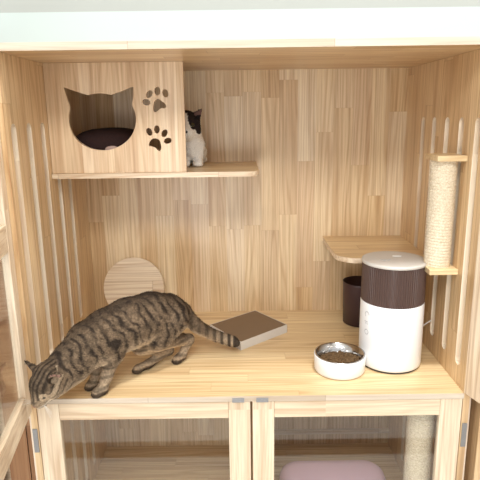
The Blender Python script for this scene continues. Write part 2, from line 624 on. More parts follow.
# left upper door: swung out, ~84 degrees, x axis pointing towards the room
angL = math.atan2(-0.9875, 0.157)
Ml = frame_at(-0.619, -0.008, angL, -0.034) @ Matrix.Translation((0, -0.02, 0))
dl = frame_door('upper_door', 0.598, 0.955, 0.045, Ml, (W_dstile, W_drail), mid=(0.475, 0.545), rail=0.068)
angR = math.atan2(-0.957, 0.29)
Mr = frame_at(0.597, -0.004, angR, 0.003)
dr = frame_door('upper_door', 0.598, 0.93, 0.062, Mr, (W_dstile, W_drail), mid=(0.475, 0.545), rail=0.068)
for s in (-1, 1):
    for z in ((-0.17,) if s < 0 else (-0.17, 0.11)):
        xh = 0.610 if s > 0 else -0.620
        cboard('hinge', xh - 0.007, xh + 0.007, -0.003, 0.002, z, z + 0.075, M_metal, bev=0.0008)

# ------------------------------------------------------------------ neighbouring cabinets
nb = thing('wooden_cabinet', 'brown wooden cabinet with slotted front seen through the open door at left', 'cabinet', (-1.3, 0, -0.80))


def nboard(name, *a, p=None):
    o = board(name, *a, p, 0.001)
    o.data.transform(Matrix.Translation((-p.location.x, 0, 0.80)))
    return o


loops = [[(-1.9, -0.78), (-0.67, -0.78), (-0.67, 0.40), (-1.9, 0.40)]]
for i in range(9):
    x = -0.745 - i * 0.125
    loops.append(rrect(x - 0.014, x + 0.014, -0.70, 0.36, (0.0139,) * 4))
o = cutout('front_panel', loops, 0.018, Matrix(((1, 0, 0, 0), (0, 0, 1, 0.06), (0, 1, 0, 0), (0, 0, 0, 1))), W_nb, nb)
o.data.transform(Matrix.Translation((1.3, 0, 0.80)))
nboard('back_board', -1.9, -0.67, 0.10, 0.11, -0.80, 0.40, W_top, p=nb)
nboard('side_panel', -0.667, -0.649, 0.05, 0.60, -0.80, 0.40, W_nb, p=nb)
nboard('top_panel', -1.92, -0.647, 0.04, 0.60, 0.402, 0.42, W_top, p=nb)
nb2 = thing('wooden_cabinet', 'pine cabinet side standing past a narrow gap at the right edge', 'cabinet', (1.2, 0, -0.80))
nboard('side_panel', 0.652, 0.672, 0.0, 0.62, -0.80, 0.94, W_side, p=nb2)
nboard('front_panel', 0.674, 1.75, 0.004, 0.024, -0.79, 0.93, W_nb, p=nb2)
nboard('top_panel', 0.652, 1.77, 0.0, 0.62, 0.941, 0.953, W_top, p=nb2)

# ------------------------------------------------------------------ things on the deck
# automatic feeder
fx, fy = 0.444, 0.204
fd = thing('pet_feeder', 'white cylindrical automatic pet feeder with ribbed dark brown hopper', 'pet feeder', (fx, fy, 0))
bm = bmesh.new(); lathe(bm, [(0.086, 0.0), (0.090, 0.001), (0.090, 0.005)], 64); bm_obj('base_ring', bm, M_dark, fd, True)
bm = bmesh.new(); lathe(bm, [(0.090, 0.0051), (0.0945, 0.008), (0.096, 0.014), (0.096, 0.208), (0.0945, 0.211)], 96)
body = bm_obj('body', bm, M_white, fd, True)
bm = bmesh.new()
nr = 84
rings = []
for z in (0.2112, 0.329):
    ring = []
    for i in range(nr * 4):
        a = 2 * PI * i / (nr * 4)
        r = 0.0955 - (0.0016 if i % 4 in (2, 3) else 0)
        ring.append(bm.verts.new((r * math.cos(a), r * math.sin(a), z)))
    rings.append(ring)
n = nr * 4
for i in range(n):
    bm.faces.new((rings[0][i], rings[0][(i + 1) % n], rings[1][(i + 1) % n], rings[1][i]))
bm.faces.new(rings[0][::-1]); bm.faces.new(rings[1])
bm_obj('hopper', bm, M_brown, fd)
bm = bmesh.new(); lathe(bm, [(0.0955, 0.3292), (0.0975, 0.330), (0.0975, 0.335), (0.0965, 0.338), (0.090, 0.339), (0.0, 0.3392)], 96)
lid = bm_obj('lid', bm, M_lid, fd, True)
bm = bmesh.new()
for p in (rrect(0.002, 0.030, 0.022, 0.036, (0.0069,) * 4),):
    vs = [bm.verts.new((x, y, 0.3402)) for x, y in p]; bm.faces.new(vs)
    lo = [bm.verts.new((x, y, 0.3385)) for x, y in p]
    for i in range(len(p)):
        bm.faces.new((lo[i], lo[(i + 1) % len(p)], vs[(i + 1) % len(p)], vs[i]))
bm_obj('lid_latch', bm, M_white, lid)
bm = bmesh.new()
for (dx, dy) in ((-0.042, -0.012), (-0.030, -0.012), (-0.018, -0.012), (-0.036, -0.019), (-0.024, -0.019)):
    r = bmesh.ops.create_cube(bm, size=1.0)
    for v in r['verts']:
        v.co = Vector((dx + v.co.x * 0.007, dy + v.co.y * 0.004, 0.3395 + v.co.z * 0.0008))
bm_obj('lid_print', bm, M_grey, lid)
# small grey indicator marks low on the body's left front
bm = bmesh.new()


def on_body(a, z, off=0.0004):
    return Vector(((0.096 + off) * math.cos(a), (0.096 + off) * math.sin(a), z))


for (z0, rr, kind) in ((0.176, 0.010, 'arc'), (0.120, 0.009, 'ring')):
    a0 = math.radians(206)
    m = 20
    for i in range(m if kind == 'ring' else 13):
        q = []
        for (k, r_) in ((i, rr), (i + 1, rr), (i + 1, rr * 0.72), (i, rr * 0.72)):
            t = 2 * PI * k / m
            q.append(bm.verts.new(on_body(a0 + r_ * math.cos(t) / 0.096, z0 + r_ * math.sin(t))))
        bm.faces.new(q)
for j, (z0, wdt) in enumerate(((0.151, 0.020), (0.145, 0.014))):
    for i in range(4):
        if (i + j) % 4 == 3:
            continue
        a1 = math.radians(206) - wdt / 0.096 / 2 + i * wdt / 4 / 0.096
        a2 = a1 + wdt / 5.2 / 0.096
        bm.faces.new([bm.verts.new(on_body(a, z)) for a, z in ((a1, z0), (a2, z0), (a2, z0 + 0.0035), (a1, z0 + 0.0035))])
bm_obj('body_marks', bm, M_grey, body)

# bowl
bx, by = 0.2765, 0.153
BS = 1.0
bw = thing('food_bowl', 'round white food bowl with steel insert in front of the feeder', 'bowl', (bx, by, 0))
bm = bmesh.new(); lathe(bm, [(0.066, 0.0), (0.074, 0.002), (0.077, 0.008), (0.0785, 0.056), (0.0775, 0.0585), (0.075, 0.0585), (0.0745, 0.05), (0.072, 0.006), (0.0, 0.004)], 72)
bm_obj('outer_bowl', bm, M_white, bw, True); bw.scale = (BS, BS, 0.93)
bm = bmesh.new(); lathe(bm, [(0.0, 0.014), (0.052, 0.0145), (0.062, 0.020), (0.069, 0.034), (0.0715, 0.0585), (0.0765, 0.0592), (0.0765, 0.0608), (0.0708, 0.0608), (0.068, 0.036), (0.061, 0.0215), (0.0515, 0.016), (0.0, 0.0155)], 72)
bm_obj('steel_insert', bm, M_steel, bw, True)
bm = bmesh.new()
for i in range(520):
    r = 0.062 * math.sqrt(random.random()); a = random.random() * 2 * PI
    z = 0.0245 + 0.009 * (1 - (r / 0.065) ** 2) + random.random() * 0.006 - 0.004 + 0.0035 * max(0, r / 0.062)
    if r > 0.055: z += 0.001
    M = Matrix.Translation((r * math.cos(a), r * math.sin(a) - 0.003, z)) @ Matrix.Rotation(random.random() * 6, 4, 'Z') @ Matrix.Rotation(random.uniform(-0.7, 0.7), 4, 'X')
    bmesh.ops.create_cone(bm, cap_ends=True, segments=7, radius1=0.0048, radius2=0.0042, depth=0.0045, matrix=M)
kb = bm_obj('kibble', bm, M_kib)
kb.location = (bx, by, -0.0005)
tag(kb, 'brown dry kibble filling the steel bowl', 'pet food')
kb['kind'] = 'stuff'

# dark pot behind the feeder
bm = bmesh.new(); lathe(bm, [(0.0, 0.002), (0.055, 0.0), (0.060, 0.003), (0.065, 0.158), (0.0655, 0.163), (0.062, 0.163), (0.057, 0.010), (0.0, 0.008)], 64)
pt = bm_obj('storage_pot', bm, M_pot, None, True)
pt.location = (0.422, 0.535, 0)
tag(pt, 'dark brown plastic pot standing behind the feeder under the corner shelf', 'pot')

# power cord
bm = bmesh.new(); tube(bm, cr([(0.50, 0.289, 0.02), (0.525, 0.30, 0.012), (0.545, 0.29, 0.03), (0.565, 0.285, 0.075), (0.585, 0.275, 0.10), (0.596, 0.270, 0.11)], 8), 0.0022, 8)
cd = bm_obj('power_cord', bm, M_cord, None, True)
tag(cd, 'thin pale power cord rising from behind the feeder to the side slots', 'cord')

# scratch pad
sp = thing('scratching_pad', 'square brown corrugated cardboard scratching pad lying flat on the deck', 'scratching pad', (0.0, 0.438, 0))
cs = [(-0.139, 0.456), (-0.028, 0.298), (0.141, 0.446), (0.030, 0.596)]
ctr = Vector((sum(c[0] for c in cs) / 4, sum(c[1] for c in cs) / 4))
bm = bmesh.new()
inn = [((x - ctr.x) * 0.975 + ctr.x, (y - ctr.y) * 0.975 + ctr.y) for x, y in cs]
lo = [bm.verts.new((x - 0.0, y - 0.438, 0)) for x, y in cs]
hi = [bm.verts.new((x - 0.0, y - 0.438, 0.030)) for x, y in cs]
hi2 = [bm.verts.new((x - 0.0, y - 0.438, 0.030)) for x, y in inn]
lo2 = [bm.verts.new((x - 0.0, y - 0.438, 0.002)) for x, y in inn]
bm.faces.new(lo[::-1]); bm.faces.new(lo2)
for i in range(4):
    j = (i + 1) % 4
    bm.faces.new((lo[i], lo[j], hi[j], hi[i])); bm.faces.new((hi[i], hi[j], hi2[j], hi2[i])); bm.faces.new((hi2[i], hi2[j], lo2[j], lo2[i]))
bm_obj('cardboard_tray', bm, M_card, sp)
bm = bmesh.new()
dx = Vector((cs[2][0] - cs[1][0], cs[2][1] - cs[1][1]))
ang = math.atan2(dx.y, dx.x)
b = [bm.verts.new((x, y - 0.438, 0.0025)) for x, y in inn]; t = [bm.verts.new((x, y - 0.438, 0.0296)) for x, y in inn]
bm.faces.new(b[::-1]); bm.faces.new(t)
for i in range(4):
    j = (i + 1) % 4
    bm.faces.new((b[i], b[j], t[j], t[i]))
core = bm_obj('corrugated_core', bm, M_core, sp)
core.data.transform(Matrix.Rotation(-ang, 4, 'Z')); core.rotation_euler = (0, 0, ang)

# round wooden disc leaning against the back
bm = bmesh.new()
bmesh.ops.create_cone(bm, cap_ends=True, segments=72, radius1=0.118, radius2=0.118, depth=0.018, matrix=Matrix.Rotation(PI / 2, 4, 'X'))
es = [e for e in bm.edges if len(e.link_faces) == 2 and any(len(f.verts) > 10 for f in e.link_faces)]
bmesh.ops.bevel(bm, geom=es, offset=0.002, segments=2, affect='EDGES')
dk = bm_obj('wooden_disc', bm, W_disc)
dk.rotation_euler = (math.radians(-13), 0, 0)
dk.location = (-0.443, 0.668 - 0.0365, 0.1172)
tag(dk, 'round pale wooden disc leaning on the back panel behind the tabby cat', 'wooden disc')

# litter box in the lower compartment
lb = thing('litter_box', 'lilac plastic litter box behind the right lower glass door', 'litter box', (0.29, 0.235, ZF))


def rounded_lathe(bm, prof, hx, hy, r0):
    rings = []
    for (ins, z) in prof:
        p = rrect(-hx + ins, hx - ins, -hy + ins, hy - ins, (max(r0 - ins, 0.01),) * 4, 10)
        rings.append([bm.verts.new((x, y, z)) for x, y in p])
    n = len(rings[0])
    for a_, b_ in zip(rings, rings[1:]):
        for i in range(n):
            bm.faces.new((a_[i], a_[(i + 1) % n], b_[(i + 1) % n], b_[i]))
    bm.faces.new(rings[0][::-1]); bm.faces.new(rings[-1])


bm = bmesh.new(); rounded_lathe(bm, [(0.03, 0.0), (0.02, 0.004), (0.006, 0.11)], 0.185, 0.125, 0.07); bm_obj('pan', bm, M_lilac, lb, True)
bm = bmesh.new(); rounded_lathe(bm, [(0.0, 0.1102), (0.0, 0.122), (0.006, 0.140), (0.02, 0.152), (0.045, 0.157)], 0.187, 0.127, 0.07); bm_obj('cover', bm, M_lilac, lb, True)


# ------------------------------------------------------------------ cats: one continuous surface from blended round cones
def sdf_mesh(prims, h, k, subs=()):
    """prims: (a, ra, b, rb, axis, squash) - squash>1 flattens along axis.  Returns verts, quads."""
    pts = np.array([p for q in prims for p in (q[0], q[2])], float)
    rad = max(max(q[1], q[3]) for q in prims)
    lo = pts.min(0) - rad - 3 * h
    hi = pts.max(0) + rad + 3 * h
    nn = np.ceil((hi - lo) / h).astype(int) + 1
    F = np.full(nn, 1.0, np.float32)

    def cone(q, sl):
        a, ra, b, rb = np.array(q[0], float), q[1], np.array(q[2], float), q[3]
        ax = [lo[i] + h * np.arange(sl[i].start, sl[i].stop) for i in range(3)]
        X, Y, Z = np.meshgrid(*ax, indexing='ij')
        P = np.stack((X, Y, Z), -1) - a
        ab = b - a
        L2 = max(ab @ ab, 1e-9)
        t = np.clip((P @ ab) / L2, 0, 1)
        V = P - t[..., None] * ab
        if len(q) > 4 and q[4] is not None:
            ax_ = np.array(q[4], float); ax_ /= np.linalg.norm(ax_)
            V = V + (V @ ax_)[..., None] * ax_ * (q[5] - 1)
        d = np.sqrt((V ** 2).sum(-1))
        return (d - (ra + (rb - ra) * t)).astype(np.float32)

    def region(q, pad):
        a, b = np.array(q[0], float), np.array(q[2], float)
        r = max(q[1], q[3]) + pad
        l = np.maximum(0, np.floor((np.minimum(a, b) - r - lo) / h).astype(int))
        u = np.minimum(nn, np.ceil((np.maximum(a, b) + r - lo) / h).astype(int) + 1)
        return tuple(slice(int(l[i]), int(u[i])) for i in range(3))
    for q in prims:
        kk = q[6] if len(q) > 6 else k
        sl = region(q, kk + 4 * h)
        d = cone(q, sl)
        f = F[sl]
        m = np.maximum(kk - np.abs(f - d), 0) / kk
        F[sl] = np.minimum(f, d) - m * m * kk * 0.25
    for q in subs:
        kk = 0.004
        sl = region(q, kk + 4 * h)
        d = -cone(q, sl)
        f = F[sl]
        m = np.maximum(kk - np.abs(f - d), 0) / kk
        F[sl] = np.maximum(f, d) + m * m * kk * 0.25
    # surface nets
    S = F < 0
    nx, ny, nz = nn
    corner = [(i, j, l) for i in (0, 1) for j in (0, 1) for l in (0, 1)]
    cs_ = sum(S[i:nx - 1 + i, j:ny - 1 + j, l:nz - 1 + l].astype(np.int8) for i, j, l in corner)
    act = (cs_ > 0) & (cs_ < 8)
    idx = np.full(act.shape, -1, np.int64)
    cells = np.argwhere(act)
    idx[act] = np.arange(len(cells))
    acc = np.zeros((len(cells), 3)); cnt = np.zeros(len(cells))
    for (c0) in corner:
        for ax in range(3):
            if c0[ax] == 1:
                continue
            c1 = list(c0); c1[ax] = 1
            f0 = F[cells[:, 0] + c0[0], cells[:, 1] + c0[1], cells[:, 2] + c0[2]]
            f1 = F[cells[:, 0] + c1[0], cells[:, 1] + c1[1], cells[:, 2] + c1[2]]
            mk = (f0 < 0) != (f1 < 0)
            t = np.where(mk, f0 / np.where(mk, f0 - f1, 1), 0)
            p = np.tile(np.array(c0, float), (len(cells), 1))
            p[:, ax] += t
            acc[mk] += p[mk]; cnt[mk] += 1
    V = lo + h * (cells + acc / cnt[:, None])
    quads = []
    for ax in range(3):
        o1, o2 = [(1, 2), (2, 0), (0, 1)][ax]
        a_ = [slice(0, n_) for n_ in nn]; b_ = [slice(0, n_) for n_ in nn]
        a_[ax] = slice(0, nn[ax] - 1); b_[ax] = slice(1, nn[ax])
        ch = S[tuple(a_)] != S[tuple(b_)]
        e = np.argwhere(ch)
        e = e[(e[:, o1] > 0) & (e[:, o2] > 0)]
        flip = S[e[:, 0], e[:, 1], e[:, 2]]
        u1 = np.zeros(3, int); u1[o1] = 1
        u2 = np.zeros(3, int); u2[o2] = 1
        q = [e - u1 - u2, e - u2, e, e - u1]
        q = np.stack([idx[x[:, 0], x[:, 1], x[:, 2]] for x in q], 1)
        ok = (q >= 0).all(1)
        q = q[ok]; flip = flip[ok]
        q[~flip] = q[~flip][:, ::-1]
        quads.append(q)
    return V, np.concatenate(quads)


def cat_object(name, prims, subs, h, k, colour, mat, parent, origin, fur_n, fur_len, flow):
    V, Q = sdf_mesh(prims, h, k, subs)
    V = V - np.array(origin)
    me = bpy.data.meshes.new(name)
    me.from_pydata(V.tolist(), [], Q.tolist())
    me.update()
    # light relaxing of the grid
    for it in range(2):
        s = np.zeros_like(V); c = np.zeros(len(V))
        for i in range(4):
            np.add.at(s, Q[:, i], V[Q[:, (i + 1) % 4]]); np.add.at(c, Q[:, i], 1)
            np.add.at(s, Q[:, i], V[Q[:, (i - 1) % 4]]); np.add.at(c, Q[:, i], 1)
        V = V * 0.5 + 0.5 * s / c[:, None]
    me.vertices.foreach_set('co', V.ravel())
    me.update()
    for p in me.polygons:
        p.use_smooth = True
    W_ = V + np.array(origin)
    N = np.zeros((len(V), 3)); me.vertices.foreach_get('normal', nb_ := np.zeros(len(V) * 3)); N = nb_.reshape(-1, 3)
    col = colour(W_, N)
    at = me.color_attributes.new('coat', 'FLOAT_COLOR', 'POINT')
    at.data.foreach_set('color', np.concatenate((col, np.ones((len(V), 1))), 1).ravel())
    o = new_obj(name, me, mat, parent)
    # fur: short strands lying back along the coat
    if fur_n:
        rng = np.random.default_rng(3)
        ar = np.zeros(len(Q))
        A, B, Cc = V[Q[:, 0]], V[Q[:, 1]], V[Q[:, 2]]
        ar = np.linalg.norm(np.cross(B - A, Cc - A), axis=1)
        pick = rng.choice(len(Q), fur_n, p=ar / ar.sum())
        uv = rng.random((fur_n, 2))
        P = (V[Q[pick, 0]] * ((1 - uv[:, :1]) * (1 - uv[:, 1:])) + V[Q[pick, 1]] * (uv[:, :1] * (1 - uv[:, 1:]))
             + V[Q[pick, 2]] * (uv[:, :1] * uv[:, 1:]) + V[Q[pick, 3]] * ((1 - uv[:, :1]) * uv[:, 1:]))
        n_ = N[Q[pick, 0]]
        Wp = P + np.array(origin)
        fl, ln = flow(Wp, n_)
        fl = fl - (fl * n_).sum(1, keepdims=True) * n_
        fl /= np.maximum(np.linalg.norm(fl, axis=1, keepdims=True), 1e-6)
        dr_ = fl + n_ * rng.uniform(0.2, 0.55, (fur_n, 1)) + rng.normal(0, 0.18, (fur_n, 3))
        dr_ /= np.linalg.norm(dr_, axis=1, keepdims=True)
        sd = np.cross(dr_, n_); sd /= np.maximum(np.linalg.norm(sd, axis=1, keepdims=True), 1e-6)
        L = (fur_len * ln * rng.uniform(0.6, 1.2, fur_n))[:, None]
        w = 0.0007
        root = P - n_ * 0.001
        v3 = np.stack((root - sd * w, root + sd * w, P + dr_ * L * 0.55 + sd * w * 0.7, P + dr_ * L + n_ * -0.0008), 1).reshape(-1, 3)
        ids = np.arange(fur_n) * 4
        faces = np.concatenate((np.stack((ids, ids + 1, ids + 2), 1), np.stack((ids, ids + 2, ids + 3), 1)))
        mf = bpy.data.meshes.new('fur')
        mf.from_pydata(v3.tolist(), [], faces.tolist())
        cf = col[Q[pick, 0]] * rng.uniform(0.6, 1.45, (fur_n, 1))
        a2 = mf.color_attributes.new('coat', 'FLOAT_COLOR', 'POINT')
        c4 = np.concatenate((np.repeat(cf, 4, 0), np.ones((fur_n * 4, 1))), 1)
        a2.data.foreach_set('color', c4.ravel())
        new_obj('fur', mf, mat, o)
    return o


def vn(x):
    x = np.array(x, float)
    return x / np.linalg.norm(x)


def smooth_noise(P, f, seed):
    """cheap value noise"""
    q = P * f + seed
    i = np.floor(q).astype(np.int64); t = q - i; t = t * t * (3 - 2 * t)

    def hsh(a):
        n_ = (a[:, 0] * 73856093) ^ (a[:, 1] * 19349663) ^ (a[:, 2] * 83492791)
        n_ = (n_ ^ (n_ >> 13)) * 1274126177
        return ((n_ ^ (n_ >> 16)) & 0xffff) / 65535.0
    r = 0
    for dx in (0, 1):
        for dy in (0, 1):
            for dz in (0, 1):
                wgt = (t[:, 0] if dx else 1 - t[:, 0]) * (t[:, 1] if dy else 1 - t[:, 1]) * (t[:, 2] if dz else 1 - t[:, 2])
                r = r + wgt * hsh(i + np.array((dx, dy, dz)))
    return r


def head_frame(d, l):
    d = vn(d); l = vn(np.array(l) - np.dot(l, d) * d)
    return d, l, np.cross(d, l)


def head_prims(Cn, d, l, u, s=1.0, eb=(-.006, .021, .022), et=(-.016, .041, .062), er=.0195):
    def p(a, b, c):
        return tuple(np.array(Cn) + s * (a * d + b * l + c * u))
    out = [(p(-.010, 0, .002), .036 * s, p(.002, 0, .000), .034 * s),
           (p(.010, .017, -.010), .018 * s, p(.012, -.017, -.010), .018 * s),
           (p(.010, 0, .017), .016 * s, p(.046, 0, -.002), .0085 * s),
           (p(.038, .007, -.012), .0115 * s, p(.042, .0055, -.012), .0100 * s),
           (p(.038, -.007, -.012), .0115 * s, p(.042, -.0055, -.012), .0100 * s),
           (p(.022, 0, -.022), .012 * s, p(.038, 0, -.022), .0075 * s)]
    subs = []
    for sg in (1, -1):
        a = p(eb[0], sg * eb[1], eb[2]); b = p(et[0], sg * et[1], et[2])
        nrm = d * 0.75 + l * (sg * 0.5) - u * 0.1
        out.append((a, er * s, b, .0035 * s, nrm, 2.3, .006))
        off = np.array(nrm) / np.linalg.norm(nrm) * .0075 * s
        subs.append((tuple(np.array(a) + off + .004 * s * u), (er - .0075) * s, tuple(np.array(b) * .88 + np.array(a) * .12 + off * 0.5), .0012 * s, nrm, 1.4))
    return out, subs, p


# ---- the tabby
def mid(x, z, lat=0.0):
    return (x + lat * 0.7071, x + 0.4786 - lat * 0.7071, z)


latax = (0.7071, -0.7071, 0)
prims = []
spine = [(-.224, .150, .042), (-.257, .164, .061), (-.304, .173, .074), (-.362, .174, .075), (-.412, .164, .072), (-.456, .146, .063), (-.492, .122, .053), (-.530, .100, .043)]
for (a, b) in zip(spine, spine[1:]):
    prims.append((mid(a[0], a[1]), a[2], mid(b[0], b[1]), b[2], latax, 1.16))
LEGS = [
    # left hind: thigh, shank, metatarsus, paw
    [(-.238, .196, .158, .050), (-.282, .160, .102, .033), (-.196, .246, .066, .0165), (-.217, .224, .020, .0125), (-.232, .210, .0135, .0145)],
    # right hind, stepping forward under the belly
    [(-.285, .225, .150, .046), (-.335, .165, .085, .030), (-.262, .232, .036, .0165), (-.318, .177, .015, .0130), (-.347, .148, .0130, .0140)],
    # left fore
    [(-.436, .012, .172, .044), (-.396, .050, .106, .028), (-.412, .032, .050, .0165), (-.423, .021, .016, .0140), (-.436, .008, .0130, .0145)],
    # right fore
    [(-.475, .045, .165, .040), (-.430, .085, .104, .026), (-.450, .064, .052, .0160), (-.456, .058, .017, .0140), (-.466, .048, .0135, .0140)],
]
prims.append((mid(-.488, .100), .046, (-.522, -.062, .078), .034, latax, 1.1))
for L in LEGS:
    for i, (a, b) in enumerate(zip(L, L[1:])):
        prims.append((a[:3], a[3], b[:3], b[3], None, 1, 0.018 if i == 0 else 0.010))
    # toes
    e, q = np.array(L[-1][:3]), np.array(L[-2][:3])
    f = e - q; f[2] = 0; f = vn(f); sd = np.array((-f[1], f[0], 0))
    for j in (-1.5, -0.5, 0.5, 1.5):
        c0 = e + sd * j * 0.0062 + f * (0.002 if abs(j) < 1 else -0.002)
        c0[2] = 0.009
        prims.append((tuple(c0), .0072, tuple(c0 + f * 0.009 - np.array((0, 0, 0.001))), .0066, None, 1, 0.004))
tail = cr([(-.215, .262, .150), (-.190, .262, .125), (-.159, .262, .096), (-.113, .282, .062), (-.070, .280, .047), (-.040, .268, .040)], 3)
tr_ = np.linspace(.0215, .0145, len(tail)); tr_[:3] = (.026, .023, .0205); tr_[-1] = .0095
for i in range(len(tail) - 1):
    prims.append((tuple(tail[i]), tr_[i], tuple(tail[i + 1]), tr_[i + 1], None, 1, 0.010))
hd, hlat, hu = head_frame((-.36, -.62, -.70), (.93, -.36, -.05))
HC = (-.541, -.083, .094)
HS = 1.17
EB, ET = (-.014, .025, .016), (-.022, .046, .044)
hp, hs, hpt = head_prims(HC, hd, hlat, hu, HS, EB, ET, .0195)
prims += hp
tail_np = np.array([tuple(t) for t in tail])


def tabby_colour(Wc, N):
    dark = np.array(lin(38, 31, 27)[:3]); base = np.array(lin(112, 95, 77)[:3]); pale = np.array(lin(200, 178, 150)[:3]); cream = np.array(lin(232, 218, 200)[:3])
    pink = np.array(lin(206, 160, 148)[:3])
    s = -(Wc[:, 0] + Wc[:, 1]) * 0.7071
    lat = (Wc[:, 0] - Wc[:, 1] + 0.4786) * 0.7071
    z = Wc[:, 2]
    nz = smooth_noise(Wc, 28, 11.3); n2 = smooth_noise(Wc, 70, 3.7); n3 = smooth_noise(Wc, 160, 9.1)
    # body: broken upright bars, slanting back towards the belly
    ph = (s - 0.30 * (z - .17) + 0.040 * (nz - .5) + 0.012 * (n2 - .5)) / 0.029
    st = 0.5 + 0.5 * np.sin(2 * PI * ph)
    st = np.clip((st - 0.35) * 1.7, 0, 1) * np.clip((n2 - 0.10) * 2.6, 0.3, 1) * (0.8 + 0.2 * n3)
    # dark saddle along the spine
    top = np.clip((N[:, 2] - 0.55) * 2.2, 0, 1) * (z > 0.12) * np.clip((0.050 - np.abs(lat)) / 0.02, 0, 1)
    st = np.maximum(st, top * (0.62 + 0.3 * n2))
    # which region
    limb = z < 0.10
    hx = Wc - np.array(HC)
    hdn = np.linalg.norm(hx, axis=1)
    ishead = (hdn < 0.085) & (((hx @ hd) > -0.03) | ((hx @ hu) > 0.02))
    dt = np.min(np.linalg.norm(Wc[:, None, :] - tail_np[None], axis=2), axis=1)
    istail = (dt < 0.030) & (Wc[:, 0] > -.205)
    # limbs: rings by height
    leg = 0.5 + 0.5 * np.sin(2 * PI * (z / 0.026 + 0.5 * nz))
    leg = np.maximum(np.clip((leg - 0.5) * 2.0, 0, 1) * 0.55, (z < 0.014) * 0.7)
    wl = np.clip((0.105 - z) / 0.03, 0, 1)
    st = st * (1 - wl) + leg * wl
    # tail rings
    tt = np.argmin(np.linalg.norm(Wc[:, None, :] - tail_np[None], axis=2), axis=1) / (len(tail_np) - 1)
    al = Wc[:, 0]
    rg = np.clip((0.5 + 0.5 * np.sin(2 * PI * al / 0.024) - 0.35) * 2.2, 0, 1)
    rg = np.where(al > -.052, 1.0, rg)
    st = np.where(istail, rg * np.clip(0.45 + (al + .16) * 5, 0.35, 0.9), st)
    # head: long stripes running back from the brow, cheek bars
    lh, uh, dh = hx @ hlat / HS, hx @ hu / HS, hx @ hd / HS
    brow = 0.5 + 0.5 * np.cos(2 * PI * (lh + 0.004 * (nz - .5)) / 0.0105)
    brow = np.clip((brow - 0.30) * 2.0, 0, 1) * (0.5 + 0.5 * n2) * (uh > 0.006)
    cheek = 0.5 + 0.5 * np.cos(2 * PI * (uh + 0.25 * dh) / 0.020)
    cheek = np.clip((cheek - 0.55) * 2.2, 0, 1) * 0.7 * (uh <= 0.006)
    st = np.where(ishead, np.maximum(brow, cheek), st)
    c = base[None] * (0.62 + 0.76 * n3[:, None])
    # underside, inner legs and paws lighter
    under = np.clip((-N[:, 2] - 0.25) * 1.8, 0, 1) * (z > 0.05)
    inner = np.clip((0.095 - z) / 0.04, 0, 1) * 0.42 * (z > 0.016)
    pw = np.clip(np.maximum(under, inner), 0, 1)[:, None]
    c = c * (1 - pw) + pale[None] * pw
    st = st * (1 - 0.75 * under)
    c = c * (1 - st[:, None]) + dark[None] * st[:, None]
    fore = ishead & (uh > 0.014) & (dh < 0.03)
    c = np.where(fore[:, None], c * 0.72, c)
    band = ishead & (np.abs(lh) > 0.016) & (np.abs(uh - 0.003 + 0.25 * (dh - 0.01)) < 0.006) & (dh < 0.034)
    c = np.where(band[:, None], pale[None] * 0.55 + c * 0.35, c)
    muz = (ishead & (dh > 0.028) & (uh < -0.008))
    c = np.where(muz[:, None], cream[None] * 0.6 + c * 0.4, c)
    chin = ishead & (uh < -0.022) & (dh > 0.018)
    c = np.where(chin[:, None], cream[None], c)
    lip = ishead & (np.abs(uh + 0.0195) < 0.0022) & (dh > 0.016)
    c = np.where(lip[:, None], dark[None], c)
    eyer = np.minimum(np.linalg.norm(Wc - np.array(hpt(.030, .018, .005)), axis=1), np.linalg.norm(Wc - np.array(hpt(.030, -.018, .005)), axis=1))
    c = np.where((eyer < 0.013)[:, None], pale[None] * 0.8, c)
    # inside of the ears
    for sg in (1, -1):
        ea, eb_ = np.array(hpt(EB[0], sg * EB[1], EB[2])), np.array(hpt(ET[0], sg * ET[1], ET[2]))
        e = ea * .55 + eb_ * .45
        nrm = hd * 0.75 + hlat * (sg * 0.5) - hu * 0.1
        ear = (np.linalg.norm(Wc - e, axis=1) < 0.014) & ((N @ nrm) > 0.6)
        c = np.where(ear[:, None], pink[None] * 0.55 + base[None] * 0.25, c)
    return c


def tabby_flow(Wc, N):
    f = np.tile(np.array((0.62, 0.62, -0.45)), (len(Wc), 1))
    low = Wc[:, 2] < 0.09
    f[low] = (0.2, 0.2, -1.0)
    t = Wc[:, 0] > -.195
    f[t] = (0.85, 0.2, -0.45)
    hx = Wc - np.array(HC)
    hd_ = np.linalg.norm(hx, axis=1) < 0.07
    f[hd_] = -hd
    ln = np.ones(len(Wc))
    ln[hd_] = 0.55
    ln[low] = 0.5
    return f, ln


tb = thing('tabby_cat', 'grey-brown striped tabby cat walking left and biting the open door frame', 'cat', (-.36, .12, 0))
tbo = cat_object('body', prims, hs, 0.0031, 0.016, tabby_colour, M_coat, tb, (-.36, .12, 0), 26000, 0.0085, tabby_flow)


def ball(name, c, r, mat, parent, origin, squash=None, seg=20):
    bm = bmesh.new()
    bmesh.ops.create_uvsphere(bm, u_segments=seg, v_segments=seg // 2 + 2, radius=r)
    if squash:
        for v in bm.verts:
            v.co = Vector((v.co.x * squash[0], v.co.y * squash[1], v.co.z * squash[2]))
    o = bm_obj(name, bm, mat, parent, True)
    o.location = Vector(c) - Vector(origin)
    return o


